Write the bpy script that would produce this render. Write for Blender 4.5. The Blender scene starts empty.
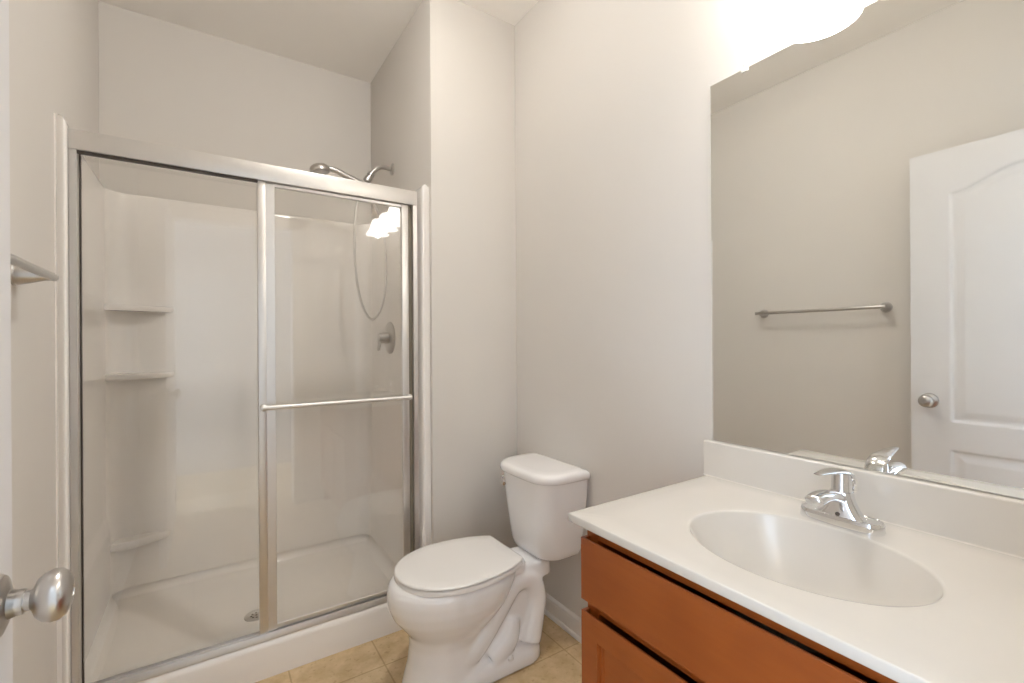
import bpy, bmesh, math, random
from mathutils import Vector, Matrix, noise
PI = math.pi
S = bpy.context.scene
C = S.collection

# ---------------------------------------------------------------- camera
cd = bpy.data.cameras.new('camera')
cam = bpy.data.objects.new('camera', cd); C.objects.link(cam)
yaw, pit, rol = .582, .0005, -.0064
F = Vector((math.sin(yaw)*math.cos(pit), math.cos(yaw)*math.cos(pit), math.sin(pit)))
R0 = Vector((math.cos(yaw), -math.sin(yaw), 0)); U0 = R0.cross(F)
Rv = R0*math.cos(rol)+U0*math.sin(rol); Uv = U0*math.cos(rol)-R0*math.sin(rol)
M = Matrix((Rv, Uv, -F)).transposed().to_4x4(); M.translation = (0, 0, 1.2043)
cam.matrix_world = M
cd.sensor_fit = 'HORIZONTAL'; cd.sensor_width = 36; cd.lens = 36*461.76/1024
cd.clip_start = .01; cd.clip_end = 60
S.camera = cam

# ---------------------------------------------------------------- world, lamps, exposure
w = bpy.data.worlds.new('world'); S.world = w; w.use_nodes = True
bg = w.node_tree.nodes['Background']
bg.inputs[0].default_value = (.68, .82, 1, 1); bg.inputs[1].default_value = 6.6      # daylight reaching the hall
S.view_settings.view_transform = 'Standard'; S.view_settings.look = 'None'
S.view_settings.exposure = .12; S.view_settings.gamma = 1; S.view_settings.use_curve_mapping = False
BULB_W = 0.08
BULB_COL = (1, .99, .965)
SHADE_EMIT = 4.5
FILL_EMIT = 4.0  # glow of the added fill lamp's bowl
FILL_W = 4.8  # point light of the added fill lamp
FALL = 'Constant'
S.cycles.max_bounces = 14; S.cycles.diffuse_bounces = 8; S.cycles.glossy_bounces = 8
S.cycles.transparent_max_bounces = 24; S.cycles.transmission_bounces = 10
S.cycles.use_denoising = True; S.cycles.sample_clamp_indirect = 8
S.cycles.caustics_reflective = True; S.cycles.caustics_refractive = False

# ---------------------------------------------------------------- main dimensions (metres)
W = 1.2546; XL = -.4033; YB = 2.7427; YW = 1.863; XA = .811; HC = 2.743; YF = .03
YS = 1.886                      # front plane of the shower
SHADES_Y = (.575, .375, .175)

# ---------------------------------------------------------------- materials
def mat(name, col, rough=.5, metal=0, spec=.5, coat=0, bump=0, bscale=60, noise_amt=0, nscale=6, emit=None):
    m = bpy.data.materials.new(name); m.use_nodes = True
    nt = m.node_tree; b = nt.nodes['Principled BSDF']
    b.inputs['Base Color'].default_value = (*col, 1)
    b.inputs['Roughness'].default_value = rough; b.inputs['Metallic'].default_value = metal
    b.inputs['Specular IOR Level'].default_value = spec
    b.inputs['Coat Weight'].default_value = coat; b.inputs['Coat Roughness'].default_value = .08
    tc = nt.nodes.new('ShaderNodeTexCoord')
    if noise_amt:
        n = nt.nodes.new('ShaderNodeTexNoise'); n.inputs['Scale'].default_value = nscale; n.inputs['Detail'].default_value = 4
        nt.links.new(tc.outputs['Object'], n.inputs['Vector'])
        r = nt.nodes.new('ShaderNodeValToRGB')
        r.color_ramp.elements[0].position = .3; r.color_ramp.elements[1].position = .7
        r.color_ramp.elements[0].color = (*[c*(1-noise_amt) for c in col], 1)
        r.color_ramp.elements[1].color = (*[min(1, c*(1+noise_amt)) for c in col], 1)
        nt.links.new(n.outputs['Fac'], r.inputs['Fac']); nt.links.new(r.outputs['Color'], b.inputs['Base Color'])
    if bump:
        n = nt.nodes.new('ShaderNodeTexNoise'); n.inputs['Scale'].default_value = bscale; n.inputs['Detail'].default_value = 3
        nt.links.new(tc.outputs['Object'], n.inputs['Vector'])
        bp = nt.nodes.new('ShaderNodeBump'); bp.inputs['Strength'].default_value = bump; bp.inputs['Distance'].default_value = .002
        nt.links.new(n.outputs['Fac'], bp.inputs['Height']); nt.links.new(bp.outputs['Normal'], b.inputs['Normal'])
    if emit:
        b.inputs['Emission Color'].default_value = (*emit[0], 1); b.inputs['Emission Strength'].default_value = emit[1]
    return m

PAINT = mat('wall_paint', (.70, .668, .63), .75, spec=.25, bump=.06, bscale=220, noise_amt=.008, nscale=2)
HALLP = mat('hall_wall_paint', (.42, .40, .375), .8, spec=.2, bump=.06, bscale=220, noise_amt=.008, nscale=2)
CEIL = mat('ceiling_paint', (.88, .85, .81), .85, spec=.2, bump=.08, bscale=160, noise_amt=.008, nscale=3)
TRIM = mat('white_trim_paint', (.80, .78, .76), .32, noise_amt=.008)
DOORW = mat('white_door_paint', (.71, .70, .705), .35, bump=.03, bscale=300, noise_amt=.006)
CERAMIC = mat('white_vitreous_china', (.87, .86, .86), .09, spec=.5, coat=.35, noise_amt=.005)
SEATW = mat('white_seat_plastic', (.82, .80, .775), .22, noise_amt=.005)
FIBER = mat('white_fiberglass', (.88, .85, .82), .12, spec=.5, coat=.15, noise_amt=.008, nscale=3)
MARBLE = mat('white_cultured_marble', (.685, .65, .60), .16, spec=.5, coat=.25, noise_amt=.012, nscale=9)
CHROME = mat('polished_chrome', (.80, .805, .82), .07, 1, noise_amt=.01)
NICKEL = mat('brushed_nickel', (.56, .54, .52), .28, 1, bump=.04, bscale=400, noise_amt=.03, nscale=40)
FRAME = mat('satin_nickel_frame', (.70, .68, .66), .42, 1, bump=.02, bscale=300, noise_amt=.015, nscale=20)
GAP = mat('gap_shade_brown', (.20, .17, .125), .5, noise_amt=.05)  # brown stands in for shade in the gap at the right jamb
DARK = mat('dark_rubber_gasket', (.06, .048, .04), .6, noise_amt=.05)
CLIP = mat('clear_plastic_clip', (.85, .84, .80), .25, noise_amt=.01)
MIRROR = mat('mirror_silver', (.865, .875, .86), 0.0, 1)
BULBM = mat('lit_bulb', (1, .95, .88), .4, emit=((1, .92, .80), 12), noise_amt=.002)

def wood():
    m = mat('reddish_maple_stain', (.25, .075, .016), .34, spec=.45, coat=.25)
    nt = m.node_tree; b = nt.nodes['Principled BSDF']
    tc = nt.nodes.new('ShaderNodeTexCoord'); mp = nt.nodes.new('ShaderNodeMapping')
    mp.inputs['Scale'].default_value = (14, 1.6, 14)
    n = nt.nodes.new('ShaderNodeTexNoise'); n.inputs['Scale'].default_value = 4; n.inputs['Detail'].default_value = 6; n.inputs['Roughness'].default_value = .6
    n2 = nt.nodes.new('ShaderNodeTexNoise'); n2.inputs['Scale'].default_value = 7; n2.inputs['Detail'].default_value = 2
    r = nt.nodes.new('ShaderNodeValToRGB')
    r.color_ramp.elements[0].position = .32; r.color_ramp.elements[0].color = (.27, .060, .0085, 1)
    r.color_ramp.elements[1].position = .72; r.color_ramp.elements[1].color = (.36, .092, .015, 1)
    mx = nt.nodes.new('ShaderNodeMix'); mx.data_type = 'FLOAT'; mx.inputs[0].default_value = .6
    L = nt.links.new
    L(tc.outputs['Object'], mp.inputs['Vector']); L(mp.outputs['Vector'], n.inputs['Vector']); L(tc.outputs['Object'], n2.inputs['Vector'])
    L(n.outputs['Fac'], mx.inputs[2]); L(n2.outputs['Fac'], mx.inputs[3]); L(mx.outputs[0], r.inputs['Fac']); L(r.outputs['Color'], b.inputs['Base Color'])
    return m
WOOD = wood()

def tile_floor():
    m = bpy.data.materials.new('travertine_vinyl_tile'); m.use_nodes = True
    nt = m.node_tree; b = nt.nodes['Principled BSDF']; L = nt.links.new; N = nt.nodes.new
    b.inputs['Roughness'].default_value = .38
    g = N('ShaderNodeNewGeometry'); mp = N('ShaderNodeMapping'); mp.inputs['Location'].default_value = (-.546+3.05, -1.705+6.1, 0)
    L(g.outputs['Position'], mp.inputs['Vector'])
    br = N('ShaderNodeTexBrick'); br.offset = 0; br.squash = 1
    br.inputs['Scale'].default_value = 1; br.inputs['Brick Width'].default_value = .305; br.inputs['Row Height'].default_value = .305
    br.inputs['Mortar Size'].default_value = .0035; br.inputs['Mortar Smooth'].default_value = .4; br.inputs['Bias'].default_value = 0
    br.inputs['Color1'].default_value = (.93, .93, .93, 1); br.inputs['Color2'].default_value = (1, 1, 1, 1)
    br.inputs['Mortar'].default_value = (.70, .66, .58, 1)
    L(mp.outputs['Vector'], br.inputs['Vector'])
    n = N('ShaderNodeTexNoise'); n.inputs['Scale'].default_value = 11; n.inputs['Detail'].default_value = 7; n.inputs['Roughness'].default_value = .62; n.inputs['Distortion'].default_value = .1
    L(g.outputs['Position'], n.inputs['Vector'])
    r = N('ShaderNodeValToRGB'); e = r.color_ramp.elements
    e[0].position = .3; e[0].color = (.46, .32, .16, 1); e[1].position = .62; e[1].color = (.66, .50, .30, 1)
    e.new(.78).color = (.72, .58, .38, 1)
    L(n.outputs['Fac'], r.inputs['Fac'])
    v = N('ShaderNodeTexNoise'); v.inputs['Scale'].default_value = 55; v.inputs['Detail'].default_value = 3; v.inputs['Distortion'].default_value = .3
    L(g.outputs['Position'], v.inputs['Vector'])
    r2 = N('ShaderNodeValToRGB'); r2.color_ramp.elements[0].position = .30; r2.color_ramp.elements[0].color = (.62, .55, .45, 1)
    r2.color_ramp.elements[1].position = .40; r2.color_ramp.elements[1].color = (1, 1, 1, 1)
    L(v.outputs['Fac'], r2.inputs['Fac'])
    m1 = N('ShaderNodeMix'); m1.data_type = 'RGBA'; m1.blend_type = 'MULTIPLY'; m1.inputs[0].default_value = 1
    m2 = N('ShaderNodeMix'); m2.data_type = 'RGBA'; m2.blend_type = 'MULTIPLY'; m2.inputs[0].default_value = .55
    L(r.outputs['Color'], m1.inputs[6]); L(br.outputs['Color'], m1.inputs[7])
    L(m1.outputs[2], m2.inputs[6]); L(r2.outputs['Color'], m2.inputs[7]); L(m2.outputs[2], b.inputs['Base Color'])
    bp = N('ShaderNodeBump'); bp.inputs['Strength'].default_value = .25; bp.inputs['Distance'].default_value = .001; bp.invert = True
    L(br.outputs['Fac'], bp.inputs['Height']); L(bp.outputs['Normal'], b.inputs['Normal'])
    return m
TILE = tile_floor()

def glass(name, tint, f0):
    m = bpy.data.materials.new(name); m.use_nodes = True
    nt = m.node_tree; nt.nodes.remove(nt.nodes['Principled BSDF']); L = nt.links.new; N = nt.nodes.new
    t = N('ShaderNodeBsdfTransparent'); t.inputs[0].default_value = (*tint, 1)
    g = N('ShaderNodeBsdfGlossy'); g.inputs['Roughness'].default_value = 0.0; g.inputs['Color'].default_value = (1, 1, 1, 1)
    lw = N('ShaderNodeLayerWeight'); lw.inputs['Blend'].default_value = .5
    p = N('ShaderNodeMath'); p.operation = 'POWER'; p.inputs[1].default_value = 5; L(lw.outputs['Facing'], p.inputs[0])
    q = N('ShaderNodeMath'); q.operation = 'MULTIPLY_ADD'; q.inputs[1].default_value = 1-f0; q.inputs[2].default_value = f0; L(p.outputs[0], q.inputs[0])
    mx = N('ShaderNodeMixShader'); L(q.outputs[0], mx.inputs[0]); L(t.outputs[0], mx.inputs[1]); L(g.outputs[0], mx.inputs[2])
    L(mx.outputs[0], nt.nodes['Material Output'].inputs['Surface'])
    return m
GLASS = glass('clear_shower_glass', (.95, .945, .932), .045)

def shade_mat(name, strength):
    m = bpy.data.materials.new(name); m.use_nodes = True
    nt = m.node_tree; nt.nodes.remove(nt.nodes['Principled BSDF']); L = nt.links.new; N = nt.nodes.new
    d = N('ShaderNodeBsdfTranslucent'); d.inputs[0].default_value = (.9, .88, .84, 1)
    e = N('ShaderNodeEmission'); e.inputs[0].default_value = (1, .99, .965, 1); e.inputs[1].default_value = strength
    a = N('ShaderNodeAddShader'); L(d.outputs[0], a.inputs[0]); L(e.outputs[0], a.inputs[1])
    L(a.outputs[0], nt.nodes['Material Output'].inputs['Surface'])
    return m
SHADE = shade_mat('lit_frosted_glass', SHADE_EMIT); FILL_GLOW = shade_mat('fill_lamp_glow', FILL_EMIT)

# ---------------------------------------------------------------- mesh helpers
def obj(name, bm, m, parent=None, smooth=True, angle=35):
    bmesh.ops.remove_doubles(bm, verts=bm.verts, dist=1e-6)
    bmesh.ops.recalc_face_normals(bm, faces=bm.faces)
    me = bpy.data.meshes.new(name); bm.to_mesh(me); bm.free()
    me.materials.append(m)
    if smooth:
        me.shade_smooth(); me.set_sharp_from_angle(angle=math.radians(angle))
    o = bpy.data.objects.new(name, me); C.objects.link(o)
    if parent: put(o, parent)
    return o

def put(o, parent):
    o.parent = parent
    mw = Matrix.Identity(4); p = parent
    while p: mw = p.matrix_basis @ mw if False else mw; p = p.parent
    o.matrix_parent_inverse = world(parent).inverted()

def world(o):
    m = o.matrix_basis.copy()
    if o.parent: m = world(o.parent) @ o.matrix_parent_inverse @ m
    return m

def tag(o, label=None, cat=None, group=None, kind=None):
    if label: o['label'] = label
    if cat: o['category'] = cat
    if group: o['group'] = group
    if kind: o['kind'] = kind
    return o

def thing(name, label, cat, loc, group=None):
    o = bpy.data.objects.new(name, None); C.objects.link(o); o.location = loc; o.empty_display_size = .05
    return tag(o, label, cat, group)

def struct(name, bm, m, parent=None, **k):
    o = obj(name, bm, m, parent, **k)
    if not parent: o['kind'] = 'structure'
    return o

def box(bm, lo, hi, bev=0, seg=2):
    r = bmesh.ops.create_cube(bm, size=1)
    vs = r['verts']
    for v in vs:
        v.co = Vector([lo[i] if v.co[i] < 0 else hi[i] for i in range(3)])
    if bev:
        es = set(e for v in vs for e in v.link_edges)
        bmesh.ops.bevel(bm, geom=list(es), offset=bev, segments=seg, profile=.5, affect='EDGES')
    return bm

def B(lo, hi, bev=0, seg=2): return box(bmesh.new(), lo, hi, bev, seg)

def loft(bm, rings, close=True, cap=True):
    vs = [[bm.verts.new(p) for p in r] for r in rings]
    n = len(rings[0])
    for a, b in zip(vs, vs[1:]):
        for i in range(n if close else n-1):
            j = (i+1) % n
            bm.faces.new((a[i], a[j], b[j], b[i]))
    if cap:
        bm.faces.new(list(reversed(vs[0]))); bm.faces.new(vs[-1])
    return vs

def spline(pts, n=10):
    P = [Vector(p) for p in pts]; out = []
    for i in range(len(P)-1):
        p0 = P[i-1] if i else P[0]*2-P[1]; p1, p2 = P[i], P[i+1]; p3 = P[i+2] if i+2 < len(P) else P[-1]*2-P[-2]
        for k in range(n):
            t = k/n
            out.append(.5*((2*p1)+(p2-p0)*t+(2*p0-5*p1+4*p2-p3)*t*t+(3*p1-p0-3*p2+p3)*t**3))
    out.append(P[-1]); return out

def tube(bm, pts, r, seg=16, scale=None):
    """r: number or list per point; scale (a, b) flattens the section (a: side, b: up)"""
    pts = [Vector(p) for p in pts]; rings = []
    t0 = (pts[1]-pts[0]).normalized()
    up = Vector((0, 0, 1)) if abs(t0.z) < .9 else Vector((1, 0, 0))
    for i, p in enumerate(pts):
        t = (pts[min(i+1, len(pts)-1)]-pts[max(i-1, 0)]).normalized()
        s = t.cross(up)
        if s.length < 1e-4: s = t.cross(Vector((0, 1, 0)))
        s.normalize(); u = s.cross(t).normalized(); up = u
        rr = r[i] if isinstance(r, (list, tuple)) else r
        sc = scale[i] if isinstance(scale, list) else (scale or (1, 1))
        rings.append([p+s*math.cos(2*PI*k/seg)*rr*sc[0]+u*math.sin(2*PI*k/seg)*rr*sc[1] for k in range(seg)])
    loft(bm, rings); return bm

def lathe(bm, prof, origin, axis=(0, 0, 1), seg=32, cap=True):
    """prof: list of (radius, height along the axis)"""
    a = Vector(axis).normalized(); o = Vector(origin)
    s = a.cross(Vector((0, 0, 1)) if abs(a.z) < .9 else Vector((1, 0, 0))).normalized(); u = a.cross(s)
    rings = [[o+a*h+(s*math.cos(2*PI*k/seg)+u*math.sin(2*PI*k/seg))*max(r, 1e-4) for k in range(seg)] for r, h in prof]
    loft(bm, rings, cap=cap); return bm

def prism(bm, outline, z0, z1, to=lambda x, y, z: (x, y, z)):
    loft(bm, [[to(x, y, z0) for x, y in outline], [to(x, y, z1) for x, y in outline]]); return bm

def rrect(x0, x1, y0, y1, rs, n=6):
    """rounded rectangle; rs: radii at (x0,y0) (x1,y0) (x1,y1) (x0,y1)"""
    out = []
    for (cx, cy, a0), r in zip(((x0, y0, PI), (x1, y0, 1.5*PI), (x1, y1, 0), (x0, y1, .5*PI)), rs):
        ox = cx+r if cx == x0 else cx-r; oy = cy+r if cy == y0 else cy-r
        for k in range(n+1):
            a = a0+.5*PI*k/n; out.append((ox+r*math.cos(a), oy+r*math.sin(a)))
    return out

def bake(o):
    dg = bpy.context.evaluated_depsgraph_get(); dg.update()
    me = bpy.data.meshes.new_from_object(o.evaluated_get(dg)); me.name = o.name
    o.modifiers.clear(); o.data = me
    return o

# ---------------------------------------------------------------- room shell
T = .12
struct('floor', B((XL-T, -1.45, -.08), (W+T, YB+T, 0)), TILE)
struct('ceiling', B((XL-T-.8, -1.45, HC), (W+T+.8, YB+T, HC+.1)), CEIL)
XN = -.3765                     # the left wall runs very slightly out of square
bm = bmesh.new(); prism(bm, [(XL-T, YF), (XN, YF), (XN, 1.88), (XL, YB), (XL-T, YB)], 0, HC); struct('wall_left', bm, PAINT)
struct('wall_right', B((W, YF, 0), (W+T, YB, HC)), PAINT)
struct('wall_back', B((XL-T, YB, 0), (W+T, YB+T, HC)), PAINT)
struct('wall_return', B((XA, YW, 0), (W, YB, HC), .004, 2), PAINT)
DX0, DX1, DZ = -.19, .53, 2.05          # doorway
bm = bmesh.new()
box(bm, (XL-T, YF-T, 0), (DX0-.02, YF, HC)); box(bm, (DX1+.02, YF-T, 0), (W+T, YF, HC)); box(bm, (DX0-.02, YF-T, DZ+.02), (DX1+.02, YF, HC))
struct('wall_front', bm, PAINT)
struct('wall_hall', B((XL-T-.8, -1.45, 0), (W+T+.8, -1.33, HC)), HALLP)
bm = bmesh.new()                        # door jamb and casing
box(bm, (DX0-.02, YF-T-.002, 0), (DX0, YF+.002, DZ)); box(bm, (DX1, YF-T-.002, 0), (DX1+.02, YF+.002, DZ)); box(bm, (DX0-.02, YF-T-.002, DZ), (DX1+.02, YF+.002, DZ+.02))
for y0, y1 in ((YF, YF+.014), (YF-T-.014, YF-T)):
    box(bm, (DX0-.065, y0, 0), (DX0-.005, y1, DZ+.0045), .003); box(bm, (DX1+.005, y0, 0), (DX1+.065, y1, DZ+.0045), .003)
    box(bm, (DX0-.065, y0, DZ+.005), (DX1+.065, y1, DZ+.065), .003)
struct('trim_1', bm, TRIM)

def baseboard(name, p0, p1, n):
    """profile (offset from wall, height) swept from p0 to p1, n points into the room"""
    prof = [(0, 0), (.020, 0), (.020, .008), (.017, .015), (.012, .018), (.012, .064), (.0105, .068), (.0105, .074), (.008, .079), (.004, .083), (0, .084)]
    rings = [[Vector((p[0]+n[0]*a, p[1]+n[1]*a, z)) for a, z in prof] for p in (p0, p1)]
    bm = bmesh.new(); loft(bm, rings); return struct(name, bm, TRIM, angle=20)
baseboard('baseboard_right', (W, .806), (W, YW), (-1, 0))
baseboard('baseboard_return', (W-.0205, YW), (XA+.004, YW), (0, -1))
baseboard('baseboard_left', (XN, YF+.02), (XN, 1.864), (1, 0))

# ---------------------------------------------------------------- the door leaf, swung open into the room
DY0, DY1 = .047, .7625
def door_depth(y, z):
    c = (DY0+DY1)/2; hw = .222
    dx = hw-abs(y-c)
    def prof(d):
        if d <= 0: return 0
        if d < .010: return -.007*math.sin(d/.010*PI/2)
        if d < .020: return -.007
        if d < .046: return -.007+.0055*((d-.020)/.026)
        return -.0015
    t = min(1, abs(y-c)/hw); arch = 1.838+.072*(.5+.5*math.cos(PI*t))
    up = min(dx, z-.845, (arch-z)*.93); lo = min(dx, z-.22, .722-z)
    return min(prof(up), prof(lo))
def door_leaf():
    bm = bmesh.new(); x1, x0 = -.19, -.225; z0, z1 = .008, 2.031
    ny, nz = 150, 430
    grid = {}
    for side, xs, sg in ((0, x1, 1), (1, x0, -1)):
        for i in range(ny+1):
            for j in range(nz+1):
                y = DY0+(DY1-DY0)*i/ny; z = z0+(z1-z0)*j/nz
                grid[side, i, j] = bm.verts.new((xs+sg*door_depth(y, z), y, z))
        for i in range(ny):
            for j in range(nz):
                bm.faces.new([grid[side, i, j], grid[side, i+1, j], grid[side, i+1, j+1], grid[side, i, j+1]])
    for i in range(ny):
        for j in (0, nz): bm.faces.new([grid[0, i, j], grid[0, i+1, j], grid[1, i+1, j], grid[1, i, j]])
    for j in range(nz):
        for i in (0, ny): bm.faces.new([grid[0, i, j], grid[0, i, j+1], grid[1, i, j+1], grid[1, i, j]])
    return bm
dr = struct('door_1', door_leaf(), DOORW, angle=50)
tag(dr, 'white molded door with arched upper panel standing open on the left', 'door')
KZ, KY = .931, .698
def knob(x, sg, flip):
    prof = [(.033, 0), (.033, .004), (.030, .009), (.022, .012), (.0145, .014), (.0130, .020), (.0130, .0255), (.0105, .026), (.0105, .0305),
            (.0130, .0325), (.0200, .0355), (.0250, .0410), (.0272, .0475), (.0264, .0535), (.0222, .0588), (.0145, .0622), (.006, .0635), (.0055, .0625), (.0001, .0625)]
    ro = obj('knob_rose', lathe(bmesh.new(), prof[:6], (x, KY, KZ), (sg, 0, 0), 40), NICKEL, dr)
    obj('door_knob', lathe(bmesh.new(), prof[4:], (x, KY, KZ), (sg, 0, 0), 40), NICKEL, dr)
knob(-.19, 1, False); knob(-.225, -1, True)
obj('latch_plate', B((-.2195, DY1-.0005, KZ-.028), (-.1955, DY1+.0012, KZ+.028), .0008, 1), NICKEL, dr)
for z in (.20, 1.02, 1.84):
    obj('hinge', lathe(bmesh.new(), [(.005, -.045), (.0062, -.044), (.0062, .044), (.005, .045)], (-.1845, .0455, z), seg=12), NICKEL, dr)

# ---------------------------------------------------------------- shower stall (one-piece white fibreglass)
st = thing('shower_stall', 'white fiberglass shower stall with corner shelves filling the alcove', 'shower', (.2, 2.3, 0))
SX0, SX1, SYB, STOP = -.372, .780, 2.705, 1.888
def stall_path(off, y0=YS-.012):
    x0, x1, yb = SX0-off, SX1+off, SYB+off; r = .085+off
    pts = [(x0, y0)]
    for k in range(9): pts.append((x0, y0+(yb-r-y0)*(k+1)/9.0))
    for k in range(1, 13):
        a = PI-PI/2*k/12; pts.append((x0+r+r*math.cos(a), yb-r+r*math.sin(a)))
    for k in range(12): pts.append((x0+r+(x1-r-x0-r)*(k+1)/12.0, yb))
    for k in range(1, 13):
        a = PI/2-PI/2*k/12; pts.append((x1-r+r*math.cos(a), yb-r+r*math.sin(a)))
    for k in range(9): pts.append((x1, yb-r-(yb-r-y0)*(k+1)/9.0))
    return pts
def surround():
    sec = [(.0, .104), (-.012, .108), (-.014, .118), (-.014, .380), (-.012, .40), (-.003, .45), (.0, .47), (.0, 1.868)]
    sec += [(.007-.007*math.cos(a), STOP-.012+.012*math.sin(a)) for a in [PI/8*k for k in range(1, 5)]]
    sec += [(.013, STOP-.001), (.016, STOP-.006), (.016, .104)]
    bm = bmesh.new(); path = {}
    rings = []
    for off, z in sec: rings.append([(x, y, z) for x, y in stall_path(off)])
    rings = list(map(list, zip(*rings)))
    loft(bm, rings); return bm
obj('surround', surround(), FIBER, st, angle=40)
def flange(x0, x1, wall):
    """front return of the stall: crest near the opening, fading into the wall on the side named by wall (-1 or 1)"""
    n = 14; front = []
    for k in range(n+1):
        t = k/n; x = x0+(x1-x0)*t; q = t if wall < 0 else 1-t     # q = 1 at the opening
        front.append((x, YS-.004-.013*math.sin(min(1, q/.80)*PI/2)**1.5 if q < .80 else YS-.017+.020*((q-.80)/.20)**2.2))
    o = front+[(x1, YS+.02), (x0, YS+.02)]
    bm = bmesh.new(); rings = []
    xi = x1 if wall < 0 else x0
    for z, g in ((.10, 0), (STOP-.030, 0), (STOP-.018, .0025), (STOP-.008, .008), (STOP-.002, .016), (STOP, .022)):
        r = []
        for x, y in o:
            d = abs(xi-x); r.append((x-wall*0+(wall*max(0, g-d) if d < g else 0), min(YS+.02, y+g*.35), z))
        rings.append(r)
    loft(bm, rings); return bm
obj('front_flange', flange(XN-.001, SX0+.0235, -1), FIBER, st, angle=50)
obj('front_flange', flange(SX1-.012, XA-.001, 1), FIBER, st, angle=50)
def pan():
    bm = bmesh.new()
    x0, x1 = XL+.002, XA-.002
    # section in (y, z) of threshold and floor, then the tray walls as path loft
    th = [(YS-.010, 0), (YS-.010, .012), (YS-.0085, .105), (YS-.006, .118), (YS+.001, .127), (YS+.009, .130), (YS+.075, .130), (YS+.088, .126), (YS+.098, .110), (YS+.110, .075), (YS+.120, .064), (YS+.135, .058),
          (2.25, .050), (2.60, .056), (2.66, .060), (2.685, .068), (2.700, .085), (2.705, .1035), (2.735, .1035), (2.735, 0)]
    def xs(k):
        return x0+(x1-x0)*k
    loft(bm, [[(x0, y, z) for y, z in th], [(x1, y, z) for y, z in th]])
    return bm
obj('shower_pan', pan(), FIBER, st, angle=30)
def pan_side(xw, s):
    bm = bmesh.new()
    sec = [(-.018, .04), (.055, .053), (.030, .060), (.014, .072), (.004, .088), (.0, .1035), (-.018, .1035)]
    loft(bm, [[(xw+s*a, y, z) for a, z in sec] for y in (YS+.085, 2.73)]); return bm
obj('pan_cove', pan_side(SX0, 1), FIBER, st); obj('pan_cove', pan_side(SX1, -1), FIBER, st)
def shelf(z, t, ly, lx):
    x0, y1 = SX0-.004, SYB+.004
    a, b = Vector((x0, y1-ly)), Vector((x0+lx, y1)); out = [(x0, y1)]
    c = Vector((x0+lx*.62, y1-ly*1.12))
    for k in range(17):
        u = k/16; p = a*(1-u)**2+c*2*u*(1-u)+b*u*u; out.append((p.x, p.y))
    ctr = Vector((x0, y1)); bm = bmesh.new(); rings = []
    for dz, s in ((0, .965), (.004, .985), (t*.5, 1), (t-.006, .995), (t-.002, .985), (t, .955)):
        rings.append([(ctr.x+(x-ctr.x)*s, ctr.y+(y-ctr.y)*s, z+dz) for x, y in out])
    loft(bm, rings); return bm
obj('corner_shelf', shelf(1.352, .026, .092, .245), FIBER, st)
obj('corner_shelf', shelf(1.048, .026, .092, .245), FIBER, st)
obj('corner_shelf', shelf(.303, .034, .088, .240), FIBER, st)
dn = obj('shower_drain', lathe(bmesh.new(), [(.044, .0), (.046, .002), (.044, .0045), (.036, .005), (.030, .0035), (.0001, .0035)], (.165, 2.235, .0495), seg=32), NICKEL, st)
bm = bmesh.new()
for k in range(8):
    a = k*PI/4; lathe(bm, [(.0042, 0), (.0042, .0006)], (.165+.019*math.cos(a), 2.235+.019*math.sin(a), .0529), seg=10)
lathe(bm, [(.0042, 0), (.0042, .0006)], (.165, 2.235, .0529), seg=10)
obj('drain_hole', bm, DARK, dn)

# ---------------------------------------------------------------- sliding shower door
sd = thing('shower_door', 'nickel framed glass shower door across the alcove, towel bar on right panel', 'shower door', (.2, YS, .13))
JX0, JX1 = -.3475, .7555
def channel(x0, x1, y0, y1, z0, z1, bev=.003): return B((x0, y0, z0), (x1, y1, z1), bev, 2)
obj('header_rail', B((JX0, YS-.002, 1.7935), (JX1, YS+.052, 1.854), .0015, 2), FRAME, sd)
bm = bmesh.new()                         # bottom track: sloped front, two ribs
sec = [(YS-.002, .1295), (YS-.002, .1335), (YS+.004, .152), (YS+.011, .152), (YS+.0115, .146), (YS+.029, .146), (YS+.0295, .156), (YS+.0325, .156), (YS+.033, .144), (YS+.056, .142), (YS+.058, .1295)]
loft(bm, [[(x, y, z) for y, z in sec] for x in (JX0, JX1)])
obj('bottom_track', bm, FRAME, sd, angle=25)
for x0, x1 in ((JX0, JX0+.018), (JX1-.019, JX1)):
    obj('wall_jamb', B((x0, YS, .141), (x1, YS+.050, 1.7935), .001, 1), FRAME, sd)
# rear sliding panel (left): bare pane held by dark gaskets, nickel stile where the panels overlap
RY = YS+.037
rp = obj('glass_pane', B((JX0+.019, RY, .150), (.200, RY+.005, 1.788)), GLASS, sd, smooth=False)
bm = bmesh.new()
box(bm, (JX0+.018, RY-.004, .15), (JX0+.0215, RY+.009, 1.7935)); box(bm, (JX0+.018, YS+.004, 1.785), (.152, YS+.014, 1.7935))
obj('gasket_gap_strip', bm, DARK, rp)
obj('rear_stile', B((.172, RY-.006, .157), (.200, RY+.011, 1.780), .001, 1), FRAME, rp)
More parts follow.
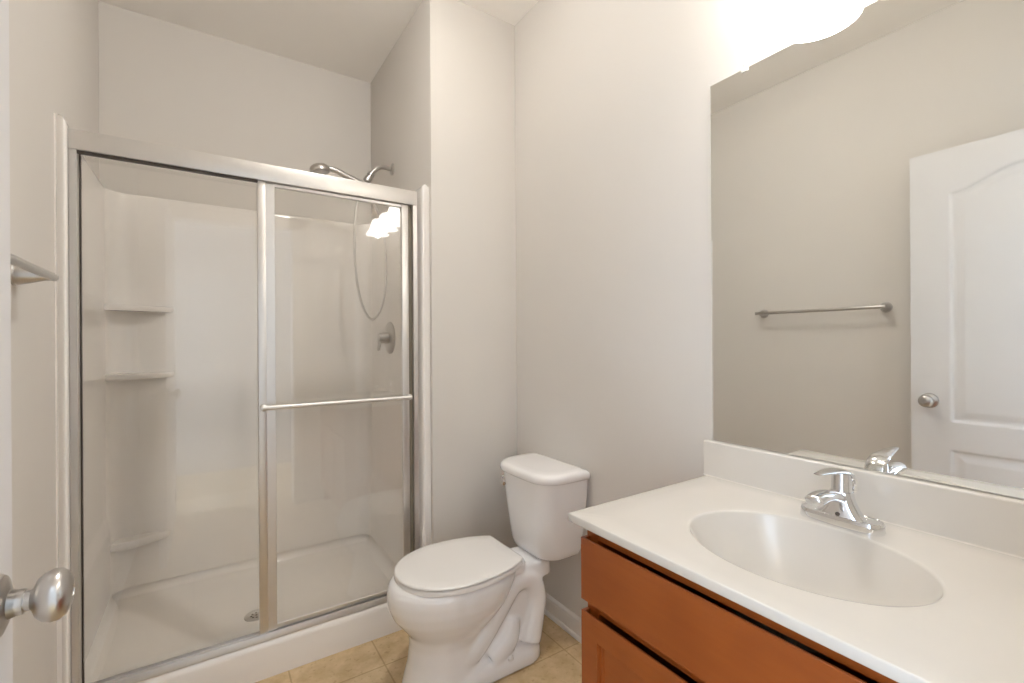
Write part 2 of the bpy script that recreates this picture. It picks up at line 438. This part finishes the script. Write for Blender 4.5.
# front sliding panel (right)
FY = YS+.0165
fp = obj('glass_pane', B((.186, FY+.002, .168), (.715, FY+.007, 1.785)), GLASS, sd, smooth=False)
bm = bmesh.new(); box(bm, (.1505, FY-.008, .1525), (.1775, FY+.012, 1.7925), .0015); box(bm, (.1765, FY-.0035, .1525), (.2075, FY+.010, 1.788), .001, 1)
obj('stile', bm, FRAME, fp)
obj('stile', B((.690, FY-.006, .1525), (.7195, FY+.012, 1.7925), .0015), FRAME, fp)
obj('panel_rail', B((.20, FY-.003, 1.780), (.691, FY+.011, 1.7915), .001, 1), FRAME, fp)
obj('panel_rail', B((.20, FY-.003, .1575), (.691, FY+.011, .171), .001, 1), FRAME, fp)
obj('gasket_gap_strip', B((.720, FY+.002, .158), (.7362, FY+.030, 1.79)), GAP, fp)  # strip fills the open gap by the jamb, its shade put into the colour
tb = obj('towel_rail', tube(bmesh.new(), [(.160, YS-.035, .974), (.30, YS-.035, .974), (.60, YS-.035, .974), (.712, YS-.035, .974)], .0085), FRAME, fp)
for x in (.165, .706):
    obj('bar_bracket', lathe(bmesh.new(), [(.011, 0), (.011, .03), (.0125, .033), (.0125, .040), (.009, .043)], (x, YS+.009, .974), (0, -1, 0), 20), FRAME, tb)

# ---------------------------------------------------------------- shower plumbing
AY = 2.36
sa = thing('shower_pipe', 'nickel shower pipe curving from the alcove wall above the shower door', 'shower arm', (XA, AY, 2.110))
obj('arm_flange', lathe(bmesh.new(), [(.031, 0), (.031, .003), (.027, .008), (.016, .011), (.0115, .013)], (XA, AY, 2.110), (-1, 0, 0), 32), NICKEL, sa)
obj('arm_pipe', tube(bmesh.new(), spline([(XA-.006, AY, 2.110), (.770, AY, 2.113), (.740, AY, 2.106), (.712, AY, 2.082), (.690, AY, 2.050)], 8), .0120), NICKEL, sa)
bm = bmesh.new(); d = Vector((-.5, 0, -.86))
lathe(bm, [(.013, 0), (.018, .003), (.018, .016), (.014, .019), (.014, .026), (.019, .030), (.019, .052), (.013, .056)], (.702, AY, 2.068), d, 24)
obj('holder', bm, NICKEL, sa)
hs = thing('hand_shower', 'nickel handheld shower head resting in the holder of the shower arm', 'shower head', (.66, AY, 1.985))
hp = spline([(.678, AY-.004, 1.995), (.640, AY-.004, 2.008), (.590, AY-.004, 2.024), (.535, AY-.004, 2.044), (.495, AY-.004, 2.052)], 8)
hr = [.0125+.003*math.sin(PI*i/(len(hp)-1)) for i in range(len(hp))]
obj('handle', tube(bmesh.new(), hp, hr), NICKEL, hs)
ax = Vector((.20, 0, -.98))
hd = obj('spray_head', lathe(bmesh.new(), [(.0001, -.018), (.016, -.0165), (.030, -.012), (.042, -.003), (.0465, .008), (.0465, .020), (.043, .024)], (.450, AY-.004, 2.047), ax, 36), NICKEL, hs)
bm = bmesh.new(); lathe(bm, [(.0405, .022), (.0405, .0262), (.036, .0272), (.0001, .0272)], (.450, AY-.004, 2.047), ax, 36)
obj('spray_face', bm, NICKEL, hd)
hose = spline([(.682, AY-.004, 1.992), (.705, AY-.006, 1.93), (.752, AY-.008, 1.80), (.770, AY-.008, 1.62), (.756, AY-.008, 1.42), (.704, AY-.008, 1.325), (.655, AY-.008, 1.375), (.620, AY-.008, 1.53), (.612, AY-.008, 1.74), (.628, AY-.008, 1.92), (.655, AY, 1.985)], 10)
obj('hose', tube(bmesh.new(), hose, [.0056+.0005*(i % 2) for i in range(len(hose))], 12), FRAME, hs)
sv = thing('shower_valve', 'round nickel shower valve with lever handle inside the shower', 'shower valve', (SX1, 2.325, 1.228))
obj('trim_plate', lathe(bmesh.new(), [(.082, -.002), (.082, .003), (.076, .008), (.050, .012), (.032, .014)], (SX1, 2.325, 1.228), (-1, 0, 0), 40), NICKEL, sv)
obj('valve_sleeve', lathe(bmesh.new(), [(.030, .010), (.029, .030), (.026, .046), (.024, .060), (.016, .064)], (SX1, 2.325, 1.228), (-1, 0, 0), 32), NICKEL, sv)
obj('lever_handle', tube(bmesh.new(), spline([(SX1-.052, 2.325, 1.228), (SX1-.056, 2.320, 1.200), (SX1-.064, 2.313, 1.165)], 6), [.011-.0003*i for i in range(13)], 14), NICKEL, sv)

# ---------------------------------------------------------------- toilet
TY = 1.530
to = thing('toilet', 'white two-piece toilet with closed lid beside the vanity', 'toilet', (W-.4, TY, 0))
def tp(u, v, z): return (W-u, TY+v, z)
def egg(uf, ub, uc, hw, n=56, pw=1.0, clip=None):
    out = []
    for k in range(n):
        a = 2*PI*k/n; c, s = math.cos(a), math.sin(a)
        u = uc+(uf-uc)*math.copysign(abs(c)**pw, c) if c >= 0 else uc+(uc-ub)*math.copysign(abs(c)**pw, c)
        v = hw*math.copysign(abs(s)**pw, s)
        if clip is not None and u < clip: u = clip
        out.append((u, v))
    return out
def ztube(bm, pts, rr, n=6):
    sp = spline(pts, n); N_ = len(sp); r_ = []
    for i in range(N_):
        f = i/(N_-1)*(len(rr)-1); j = min(int(f), len(rr)-2); r_.append(rr[j]+(rr[j+1]-rr[j])*(f-j))
    tube(bm, [tp(*p) for p in sp], r_, 20)
bm = bmesh.new()
secs = [(0, .706, .40, .54, .124), (.02, .701, .40, .54, .120), (.09, .682, .40, .54, .110), (.15, .674, .39, .54, .108), (.19, .678, .36, .53, .120), (.225, .705, .33, .52, .142),
        (.262, .734, .30, .51, .161), (.300, .749, .28, .505, .173), (.335, .752, .265, .50, .178), (.360, .747, .26, .50, .177), (.375, .738, .265, .50, .171), (.381, .725, .28, .50, .160)]
loft(bm, [[tp(u, v, z) for u, v in egg(uf, ub, uc, hw)] for z, uf, ub, uc, hw in secs])
# foot plate, rear column, deck
def slab(bm, z0, z1, u0, u1, hw, r, top_in=.012):
    rings = []
    for z, s in ((z0, 0), (z1-top_in, .002), (z1-top_in*.3, top_in*.4), (z1, top_in)):
        rings.append([tp(u, v, z) for u, v in rrect(u0+s, u1-s, -hw+s, hw-s, (r, r, r, r))])
    loft(bm, rings)
slab(bm, 0, .056, .168, .60, .130, .09, .024)
slab(bm, .02, .31, .205, .50, .084, .05)
slab(bm, .285, .349, .105, .33, .088, .05)
slab(bm, .335, .376, .235, .36, .100, .05)
slab(bm, .23, .30, .15, .30, .080, .05)
for s in (-1, 1):
    ztube(bm, [(.55, s*.055, .075), (.47, s*.066, .115), (.375, s*.068, .215), (.300, s*.062, .292), (.225, s*.058, .290), (.192, s*.060, .225), (.206, s*.066, .145), (.235, s*.075, .060)],
          [.050, .050, .046, .046, .046, .046, .048, .052])
    ztube(bm, [(.40, s*.07, .05), (.33, s*.075, .10), (.30, s*.07, .17)], [.05, .045, .03])
bowl = obj('bowl', bm, CERAMIC, None)
md = bowl.modifiers.new('r', 'REMESH'); md.mode = 'VOXEL'; md.voxel_size = .0055
md = bowl.modifiers.new('s', 'SMOOTH'); md.factor = .5; md.iterations = 9
bake(bowl); bowl.data.shade_smooth(); put(bowl, to)
def plate(z0, z1, grow, dome=0, clip=.283):
    bm = bmesh.new(); rings = []
    for z, s in ((z0, -.004), (z0+.002, 0), (z1-.006, 0), (z1-.002, -.003), (z1, -.010)):
        g = grow+s
        rings.append([tp(u, v, z) for u, v in egg(.722+g, .215-g, .51, .178+g, 72, .96, clip-s)])
    for k in (.8, .55, .3, .08):
        rings.append([tp(.50+(u-.50)*k, v*k, z1+dome*(1-k*k)) for u, v in egg(.712+grow, .225-grow, .51, .168+grow, 72, .96, clip+.010)])
    loft(bm, rings); return bm
obj('seat', plate(.3765, .3940, 0), SEATW, to, angle=60)
obj('lid', plate(.3975, .4060, .001, .0025, .280), SEATW, to, angle=60)
for s in (-1, 1):
    obj('hinge', B(tp(.284, s*.068-.016, .374), tp(.262, s*.068+.016, .389), .004, 3), SEATW, to)
    obj('bolt_cap', lathe(bmesh.new(), [(.015, 0), (.014, .008), (.009, .013), (.0001, .0145)], tp(.34, s*.112, .046), seg=20), SEATW, to)
def tank_ring(z, u0, u1, hw, rf, rb, bow):
    pts = rrect(u0, u1, -hw, hw, (rb, rf, rf, rb), 8)
    out = []
    um = u0+.5*(u1-u0)
    for u, v in pts:
        if u > um: u += bow*(1-(v/hw)**2)*(u-um)/(u1-um)
        out.append(tp(u, v, z))
    # dense front edge so the bow is smooth
    return out
def dens(fn):
    return fn
def tank():
    bm = bmesh.new(); rings = []
    for z, u0, u1, hw in ((.3455, .040, .148, .110), (.349, .028, .165, .130), (.361, .020, .177, .144), (.385, .016, .184, .152), (.50, .012, .198, .164), (.60, .010, .207, .174), (.666, .010, .212, .178)):
        rings.append(tank_curve(z, u0, u1, hw, .075, .012, .010))
    loft(bm, rings); return bm
def tank_curve(z, u0, u1, hw, rf, rb, bow):
    pts = []
    rf = min(rf, (u1-u0)*.45)
    n = 8
    for k in range(n+1):                                     # back-left corner
        a = PI+.5*PI*k/n; pts.append((u0+rb+rb*math.cos(a), -hw+rb+rb*math.sin(a)))
    for k in range(n+1):
        a = 1.5*PI+.5*PI*k/n; pts.append((u1-rf+rf*math.cos(a), -hw+rf+rf*math.sin(a)))
    for k in range(1, 16):
        v = -hw+rf+(2*hw-2*rf)*k/16; pts.append((u1, v))
    for k in range(n+1):
        a = .5*PI*k/n; pts.append((u1-rf+rf*math.cos(a), hw-rf+rf*math.sin(a)))
    for k in range(n+1):
        a = .5*PI+.5*PI*k/n; pts.append((u0+rb+rb*math.cos(a), hw-rb+rb*math.sin(a)))
    um = (u0+u1)/2
    return [tp(u+(bow*(1-(v/hw)**2)*(u-um)/(u1-um) if u > um else 0), v-.004+max(0, .66-z)*.030, z) for u, v in pts]
obj('tank', tank(), CERAMIC, to, angle=60)
bm = bmesh.new(); rings = []
for z, s in ((.665, .010), (.667, .003), (.671, 0), (.686, 0), (.694, .003), (.6995, .010), (.7025, .022), (.7035, .05)):
    rings.append(tank_curve(z, .006+min(s, .02), .226-s, .188-s, .085, .014, .012))
loft(bm, rings)
obj('tank_lid', bm, CERAMIC, to, angle=60)
lv = obj('flush_lever', lathe(bmesh.new(), [(.015, 0), (.017, .002), (.017, .008), (.012, .011), (.011, .020), (.0001, .021)], tp(.180, .148, .622), (-.80, .60, 0), 20), CHROME, to)
obj('lever_arm', tube(bmesh.new(), spline([tp(.194, .158, .622), tp(.208, .152, .6215), tp(.217, .130, .618), tp(.225, .100, .612)], 5), [.0075]*8+[.0085]*8, 12, (.8, 1)), CHROME, lv)

# ---------------------------------------------------------------- vanity cabinet
CY0, CY1, CXF = .040, .806, .737
vc = thing('vanity_cabinet', 'reddish-brown wooden vanity cabinet under the white sink top', 'cabinet', (1.0, .42, 0))
bm = bmesh.new()
box(bm, (CXF+.002, CY1-.016, .0), (W-.022, CY1, .788)); box(bm, (CXF+.002, CY0, 0), (W-.022, CY0+.016, .788))
box(bm, (CXF+.002, CY0+.016, .10), (W-.022, CY1-.016, .116)); box(bm, (W-.03, CY0+.016, .10), (W-.022, CY1-.016, .788))
obj('carcass', bm, WOOD, vc)
bm = bmesh.new(); x0, x1 = CXF-.019+.0, CXF+.002
FX0, FX1 = CXF-.0005, CXF+.0185
box(bm, (FX0, CY1-.036, .095), (FX1, CY1, .788), .001, 1); box(bm, (FX0, CY0, .095), (FX1, CY0+.036, .788), .001, 1)
box(bm, (FX0, CY0+.03, .752), (FX1, CY1-.03, .788)); box(bm, (FX0, CY0+.03, .586), (FX1, CY1-.03, .640)); box(bm, (FX0, CY0+.03, .095), (FX1, CY1-.03, .135))
box(bm, (FX0, .402, .095), (FX1, .438, .615))
obj('face_frame', bm, WOOD, vc)
obj('toe_kick', B((CXF+.06, CY0+.01, 0), (CXF+.075, CY1-.01, .10)), WOOD, vc)
def pull_top(bm, y0, y1, z):
    """finger pull scooped into the top edge: thin lip in front, solid ends"""
    loft(bm, [[(.7163, y, z-.020), (.7160, y, z-.0155), (.7160, y, z-.0015), (.7172, y, z), (.7210, y, z-.0004), (.7232, y, z-.006), (.7262, y, z-.0125), (.7352, y, z-.016), (.7352, y, z-.020)] for y in (y0+.0103, y1-.0103)])
    box(bm, (.716, y0, z-.0165), (.7355, y0+.0105, z-.0003), .001, 1); box(bm, (.716, y1-.0105, z-.0165), (.7355, y1, z-.0003), .001, 1)
bm = bmesh.new(); box(bm, (.716, CY0+.003, .612), (.7355, CY1-.001, .738), .0006, 1); pull_top(bm, CY0+.003, CY1-.001, .754)
obj('drawer_front', bm, WOOD, vc)
def cab_door(y0, y1, z0, z1):
    s = .052; bm = bmesh.new()
    box(bm, (.716, y0, z0), (.7355, y0+s, z1-.0163), .0006, 1); box(bm, (.716, y1-s, z0), (.7355, y1, z1-.0163), .0006, 1)
    box(bm, (.716, y0+s-.001, z1-s), (.7355, y1-s+.001, z1-.0163), .0006, 1); pull_top(bm, y0, y1, z1); box(bm, (.716, y0+s-.001, z0), (.7355, y1-s+.001, z0+s), .0025, 2)
    d = obj('cabinet_door', bm, WOOD, vc)
    bm = bmesh.new(); rings = []
    for x, q in ((.7345, -.004), (.7190, -.002), (.7190, .0035), (.7235, .0045), (.7240, .0085), (.7275, .0100), (.7280, .0120)):
        rings.append([(x, y0+s+q, z0+s+q), (x, y1-s-q, z0+s+q), (x, y1-s-q, z1-s-q), (x, y0+s+q, z1-s-q)])
    loft(bm, rings); obj('door_panel', bm, WOOD, d, angle=15)
cab_door(.4215, CY1-.001, .112, .587); cab_door(CY0+.003, .4185, .112, .587)

# ---------------------------------------------------------------- sink top
TX0, TX1, TY0, TY1, TZ = .696, W-.0005, .036, .8254, .8066
vt = thing('sink_counter', 'white cultured marble vanity top with molded oval sink and backsplash', 'countertop', (.97, .43, .788))
SCX, SCY, SAX, SAY, SDP = .942, .4405, .163, .2085, .150
def top_z(x, y):
    r = math.hypot((x-SCX)/SAX, (y-SCY)/SAY)
    if r < 1.0:
        t = r
        d = SDP*(1-t**2.6)**.85
        # soft lip just inside the rim
        return TZ-d
    ro = math.hypot((x-SCX)/(SAX+.05), (y-SCY)/(SAY+.075))
    return TZ-.0012*max(0, 1-ro**6)
def sink_top():
    bm = bmesh.new(); n = 160
    # polar grid out to the rectangle so that the rim is a clean ellipse
    rs = [.02, .06, .12, .2, .3, .4, .5, .6, .68, .75, .81, .86, .90, .93, .955, .975, .99, 1.0]
    rings = []
    for t in rs:
        ring = []
        for k in range(n):
            a = 2*PI*k/n; x, y = SCX+SAX*t*math.cos(a), SCY+SAY*t*math.sin(a)
            ring.append((x, y, TZ-.0012-(SDP-.0012)*(1-t**3.1)**1.03 if t < 1 else TZ-.0012))
        rings.append(ring)
    edge = []
    ex0, ex1, ey0, ey1 = TX0+.003, TX1-.003, TY0+.003, TY1-.003
    for k in range(n):
        a = 2*PI*k/n; dx, dy = SAX*math.cos(a), SAY*math.sin(a)
        m = min([(ex1-SCX)/dx if dx > 1e-9 else 9e9, (ex0-SCX)/dx if dx < -1e-9 else 9e9, (ey1-SCY)/dy if dy > 1e-9 else 9e9, (ey0-SCY)/dy if dy < -1e-9 else 9e9])
        edge.append((SCX+dx*m, SCY+dy*m, m))
    # snap nearest samples to the corners
    for cx in (ex0, ex1):
        for cy in (ey0, ey1):
            i = min(range(n), key=lambda k: (edge[k][0]-cx)**2+(edge[k][1]-cy)**2); edge[i] = (cx, cy, edge[i][2])
    base = rings[-1]
    for f, dz in ((.02, -.0007), (.06, -.0003), (.14, -.0001), (.3, 0), (.6, 0)):
        rings.append([(p[0]+(e[0]-p[0])*f, p[1]+(e[1]-p[1])*f, TZ+dz) for p, e in zip(base, edge)])
    rings.append([(e[0], e[1], TZ) for e in edge])
    def grow(e, g, z):
        x = e[0]+(g if e[0] > ex1-1e-6 else -g if e[0] < ex0+1e-6 else 0); y = e[1]+(g if e[1] > ey1-1e-6 else -g if e[1] < ey0+1e-6 else 0)
        return (x, y, z)
    for g, z in ((.0015, TZ-.0004), (.0026, TZ-.0015), (.003, TZ-.003), (.003, .7895), (.002, .788)):
        rings.append([grow(e, g, z) for e in edge])
    # underside: back under the slab, then round the outside of the bowl
    for t, z in ((1.10, .788), (1.07, .775)):
        rings.append([(SCX+(SAX)*t*math.cos(2*PI*k/n), SCY+(SAY)*t*math.sin(2*PI*k/n), z) for k in range(n)])
    for t in (.97, .85, .65, .4, .15):
        rings.append([(SCX+SAX*(t+.07)*math.cos(2*PI*k/n), SCY+SAY*(t+.07)*math.sin(2*PI*k/n), TZ-.012-SDP*(1-t**3.1)**1.03) for k in range(n)])
    loft(bm, rings); return bm
obj('countertop', sink_top(), MARBLE, vt, angle=75)
bm = bmesh.new()
out = [(TX1, TZ-.004), (W-.0239-.004, TZ-.004), (W-.0239-.004, TZ+.0005), (W-.0239-.0012, TZ+.0015), (W-.0239, TZ+.005), (W-.0239, .902), (W-.0232, .9055), (W-.0210, .907), (TX1, .907)]
rings = [[(x+(W-.001-x)*f*.0, y, z) for x, z in out] for y, f in ((TY0, 0), (.836, 0))]
loft(bm, rings)
obj('backsplash', bm, MARBLE, vt, angle=50)
dz0 = TZ-SDP
sk = obj('sink_drain', lathe(bmesh.new(), [(.021, -.002), (.0225, .001), (.021, .0025), (.016, .002), (.014, .0035), (.010, .006), (.0001, .0065)], (SCX, SCY, dz0+.0008), seg=28), CHROME, vt)

# ---------------------------------------------------------------- faucet
fx, fy = 1.141, .4455
fc = thing('faucet', 'chrome single lever faucet on the sink top below the mirror', 'faucet', (fx, fy, TZ))
def stadium(hx, hy, n=12):
    out = []
    for s, a0 in ((1, 0), (-1, PI)):
        for k in range(n+1):
            a = a0+PI*k/n; out.append((hx*math.cos(a), s*(hy-hx)+hx*math.sin(a)))
    return out
bm = bmesh.new(); rings = []
for z, hx, hy in ((0, .0280, .0785), (.002, .0285, .079), (.018, .0275, .078), (.0218, .0262, .0767), (.0224, .0245, .075), (.0206, .0232, .0735), (.0198, .020, .070)):
    rings.append([(fx+x, fy+y, TZ+z) for x, y in stadium(hx, hy)])
loft(bm, rings); obj('base_plate', bm, CHROME, fc)
bm = bmesh.new(); rings = []
for z, cx, hx, hy in ((.0155, -.002, .0245, .052), (.020, -.002, .0240, .047), (.034, .0, .0225, .036), (.050, .003, .0210, .0265), (.062, .005, .0200, .0225), (.070, .006, .0195, .0210)):
    rings.append([(fx+cx+math.copysign(abs(math.cos(2*PI*k/40))**.7, math.cos(2*PI*k/40))*hx, fy+hy*math.copysign(abs(math.sin(2*PI*k/40))**.9, math.sin(2*PI*k/40)), TZ+z) for k in range(40)])
loft(bm, rings); obj('body', bm, CHROME, fc)
sp = spline([(fx+.008, fy, TZ+.050), (fx-.025, fy, TZ+.063), (fx-.060, fy, TZ+.0725), (fx-.092, fy, TZ+.0750), (fx-.115, fy, TZ+.0725), (fx-.127, fy, TZ+.0690)], 7)
n = len(sp); rr = []
for i in range(n):
    f = i/(n-1); rr.append(.0142 if f < .84 else .0142*math.sqrt(max(.02, 1-((f-.84)/.16)**2)))
obj('spout', tube(bmesh.new(), sp, rr, 22, [(1.08+.22*math.sin(PI*min(1, i/(n-1))*.8), .78+.16*i/n) for i in range(n)]), CHROME, fc)
obj('aerator', lathe(bmesh.new(), [(.0090, 0), (.0090, .010)], (fx-.100, fy, TZ+.0565), seg=18), NICKEL, fc)
obj('handle_hub', lathe(bmesh.new(), [(.0195, 0), (.0200, .002), (.0190, .005), (.0180, .030), (.0165, .040), (.0001, .042)], (fx+.006, fy, TZ+.0695), seg=32), CHROME, fc)
lp = [(fx+.031, .0690, .0190, .0045), (fx+.0305, .0850, .0212, .0055), (fx+.021, .1010, .0218, .0068), (fx-.001, .1120, .0205, .0066), (fx-.032, .1180, .0172, .0052), (fx-.066, .1212, .0135, .0038), (fx-.101, .1228, .0085, .0024)]
pts = spline([(a, fy, TZ+b) for a, b, c, d in lp], 6); n = len(pts); sc = []
for i in range(n):
    f = i/(n-1)*(len(lp)-1); k = min(int(f), len(lp)-2); q = f-k
    sc.append((lp[k][2]*(1-q)+lp[k+1][2]*q, lp[k][3]*(1-q)+lp[k+1][3]*q))
obj('lever_handle', tube(bmesh.new(), pts, 1.0, 24, sc), CHROME, fc)
obj('indicator_ring', lathe(bmesh.new(), [(.0042, 0), (.0042, .0012), (.002, .0016), (.0001, .0016)], (fx-.0245, fy-.004, TZ+.027), (-1, 0, .08), 16), DARK, fc)

# ---------------------------------------------------------------- mirror
mi = thing('wall_mirror', 'large frameless mirror on the wall above the vanity backsplash', 'mirror', (W, .43, .915))
obj('mirror_glass', B((W-.006, .042, .9085), (W-.0003, .8184, 1.959), .0008, 1), MIRROR, mi, smooth=False)
bm = bmesh.new(); box(bm, (W-.0065, .8185, .9085), (W-.0003, .8195, 1.959)); 
obj('edge_strip', bm, CLIP, mi)
for y in (.713, .15):
    bm = bmesh.new(); box(bm, (W-.0105, y-.009, 1.949), (W-.0061, y+.009, 1.972), .002, 2); box(bm, (W-.007, y-.009, 1.9592), (W-.0003, y+.009, 1.972), .001, 1)
    c = obj('mirror_clip', bm, CLIP, mi)
    obj('screw', lathe(bmesh.new(), [(.0035, 0), (.003, .001), (.0001, .0015)], (W-.0105, y, 1.966), (-1, 0, 0), 12), NICKEL, c)

# ---------------------------------------------------------------- vanity light
LX, RZ = 1.125, 2.058
vl = thing('vanity_light', 'vanity light with three lit bell glass shades above the mirror', 'lamp', (W, SHADES_Y[1], 2.23))
bm = bmesh.new(); yc = SHADES_Y[1]
prism(bm, rrect(yc-.27, yc+.27, 2.185, 2.285, (.05,)*4, 8), W-.0005, W-.022, lambda y, z, x: (x, y, z))
obj('back_plate', bm, NICKEL, vl, angle=30)
def lamp(name, loc, watts, col, rad):
    ld = bpy.data.lights.new(name, 'POINT'); ld.energy = watts; ld.color = col; ld.shadow_soft_size = rad
    ld.use_nodes = True; nt = ld.node_tree
    f = nt.nodes.new('ShaderNodeLightFalloff'); f.inputs['Strength'].default_value = 1; f.inputs['Smooth'].default_value = 0
    nt.links.new(f.outputs[FALL], nt.nodes['Emission'].inputs['Strength'])
    lo = bpy.data.objects.new(name, ld); C.objects.link(lo); lo.location = loc
def lamp_arm(y):
    a = obj('arm', tube(bmesh.new(), spline([(W-.02, y, 2.235), (W-.065, y, 2.265), (LX+.025, y, 2.268), (LX, y, 2.235), (LX, y, 2.215)], 7), .009), NICKEL, vl)
    obj('socket', lathe(bmesh.new(), [(.012, .075), (.026, .070), (.028, .050), (.028, .025), (.031, .02), (.031, .01)], (LX, y, 2.15), seg=28), NICKEL, a)
    prof = [(.028, .124), (.031, .120), (.039, .108), (.047, .090), (.053, .070), (.058, .050), (.067, .030), (.079, .012), (.093, 0), (.0915, -.0005), (.0775, .012), (.0655, .030), (.0565, .050), (.0515, .070), (.0455, .090), (.0375, .107), (.0295, .118), (.0265, .122)]
    bm = bmesh.new(); lathe(bm, prof, (LX, y, RZ), seg=40, cap=False)
    # close the wall between outer and inner skin at the neck
    obj('shade', bm, SHADE, a, angle=60)
    obj('bulb', lathe(bmesh.new(), [(.012, .110), (.013, .095), (.024, .078), (.029, .060), (.025, .042), (.014, .033), (.0001, .030)], (LX, y, RZ), seg=24), BULBM, a)
    lamp('bulb_light', (LX, y, RZ-.006), BULB_W, BULB_COL, .02)
for y in SHADES_Y: lamp_arm(y)

# ---------------------------------------------------------------- towel bar on the left wall
BX, BZ = -.312, 1.367
tw = thing('towel_bar', 'brushed nickel towel bar with conical posts on the left wall', 'towel bar', (XN, 1.22, BZ))
obj('bar', tube(bmesh.new(), [(BX, .893, BZ), (BX, 1.1, BZ), (BX, 1.4, BZ), (BX, 1.546, BZ)], .0092, 18), NICKEL, tw)
for y in (.912, 1.527):
    obj('post', lathe(bmesh.new(), [(.0265, 0), (.0270, .003), (.0255, .006), (.0235, .0065), (.0225, .012), (.0185, .028), (.0135, .044), (.0105, .054), (.0100, .060), (.0090, .070), (.0001, .0725)], (XN, y, BZ), (1, 0, 0), 32), NICKEL, tw)

# ---------------------------------------------------------------- made-up fill lamp, added unseen above the frame to even the light
cx_, cy_, cz_ = .55, 1.30, 2.60
cl = thing('fill_lamp', 'added fill lamp, a glowing bowl hung out of view below the ceiling', 'lamp', (cx_, cy_, HC))
obj('fill_canopy', lathe(bmesh.new(), [(.062, .0005), (.064, .004), (.056, .014), (.030, .022), (.012, .026)], (cx_, cy_, HC), (0, 0, -1), 36), NICKEL, cl)
obj('fill_stem', lathe(bmesh.new(), [(.009, .02), (.009, .125), (.014, .128), (.016, .136), (.010, .150), (.003, .154)], (cx_, cy_, HC), (0, 0, -1), 20), NICKEL, cl)
obj('fill_bowl', lathe(bmesh.new(), [(.012, .004), (.050, .0055), (.095, .015), (.130, .034), (.152, .060), (.160, .082), (.163, .084), (.156, .060), (.133, .031), (.097, .011), (.050, .0015), (.012, 0)], (cx_, cy_, cz_), seg=56, cap=False), FILL_GLOW, cl)
lamp('fill_light', (cx_, cy_, cz_-.045), FILL_W, (1, .995, .98), .04)
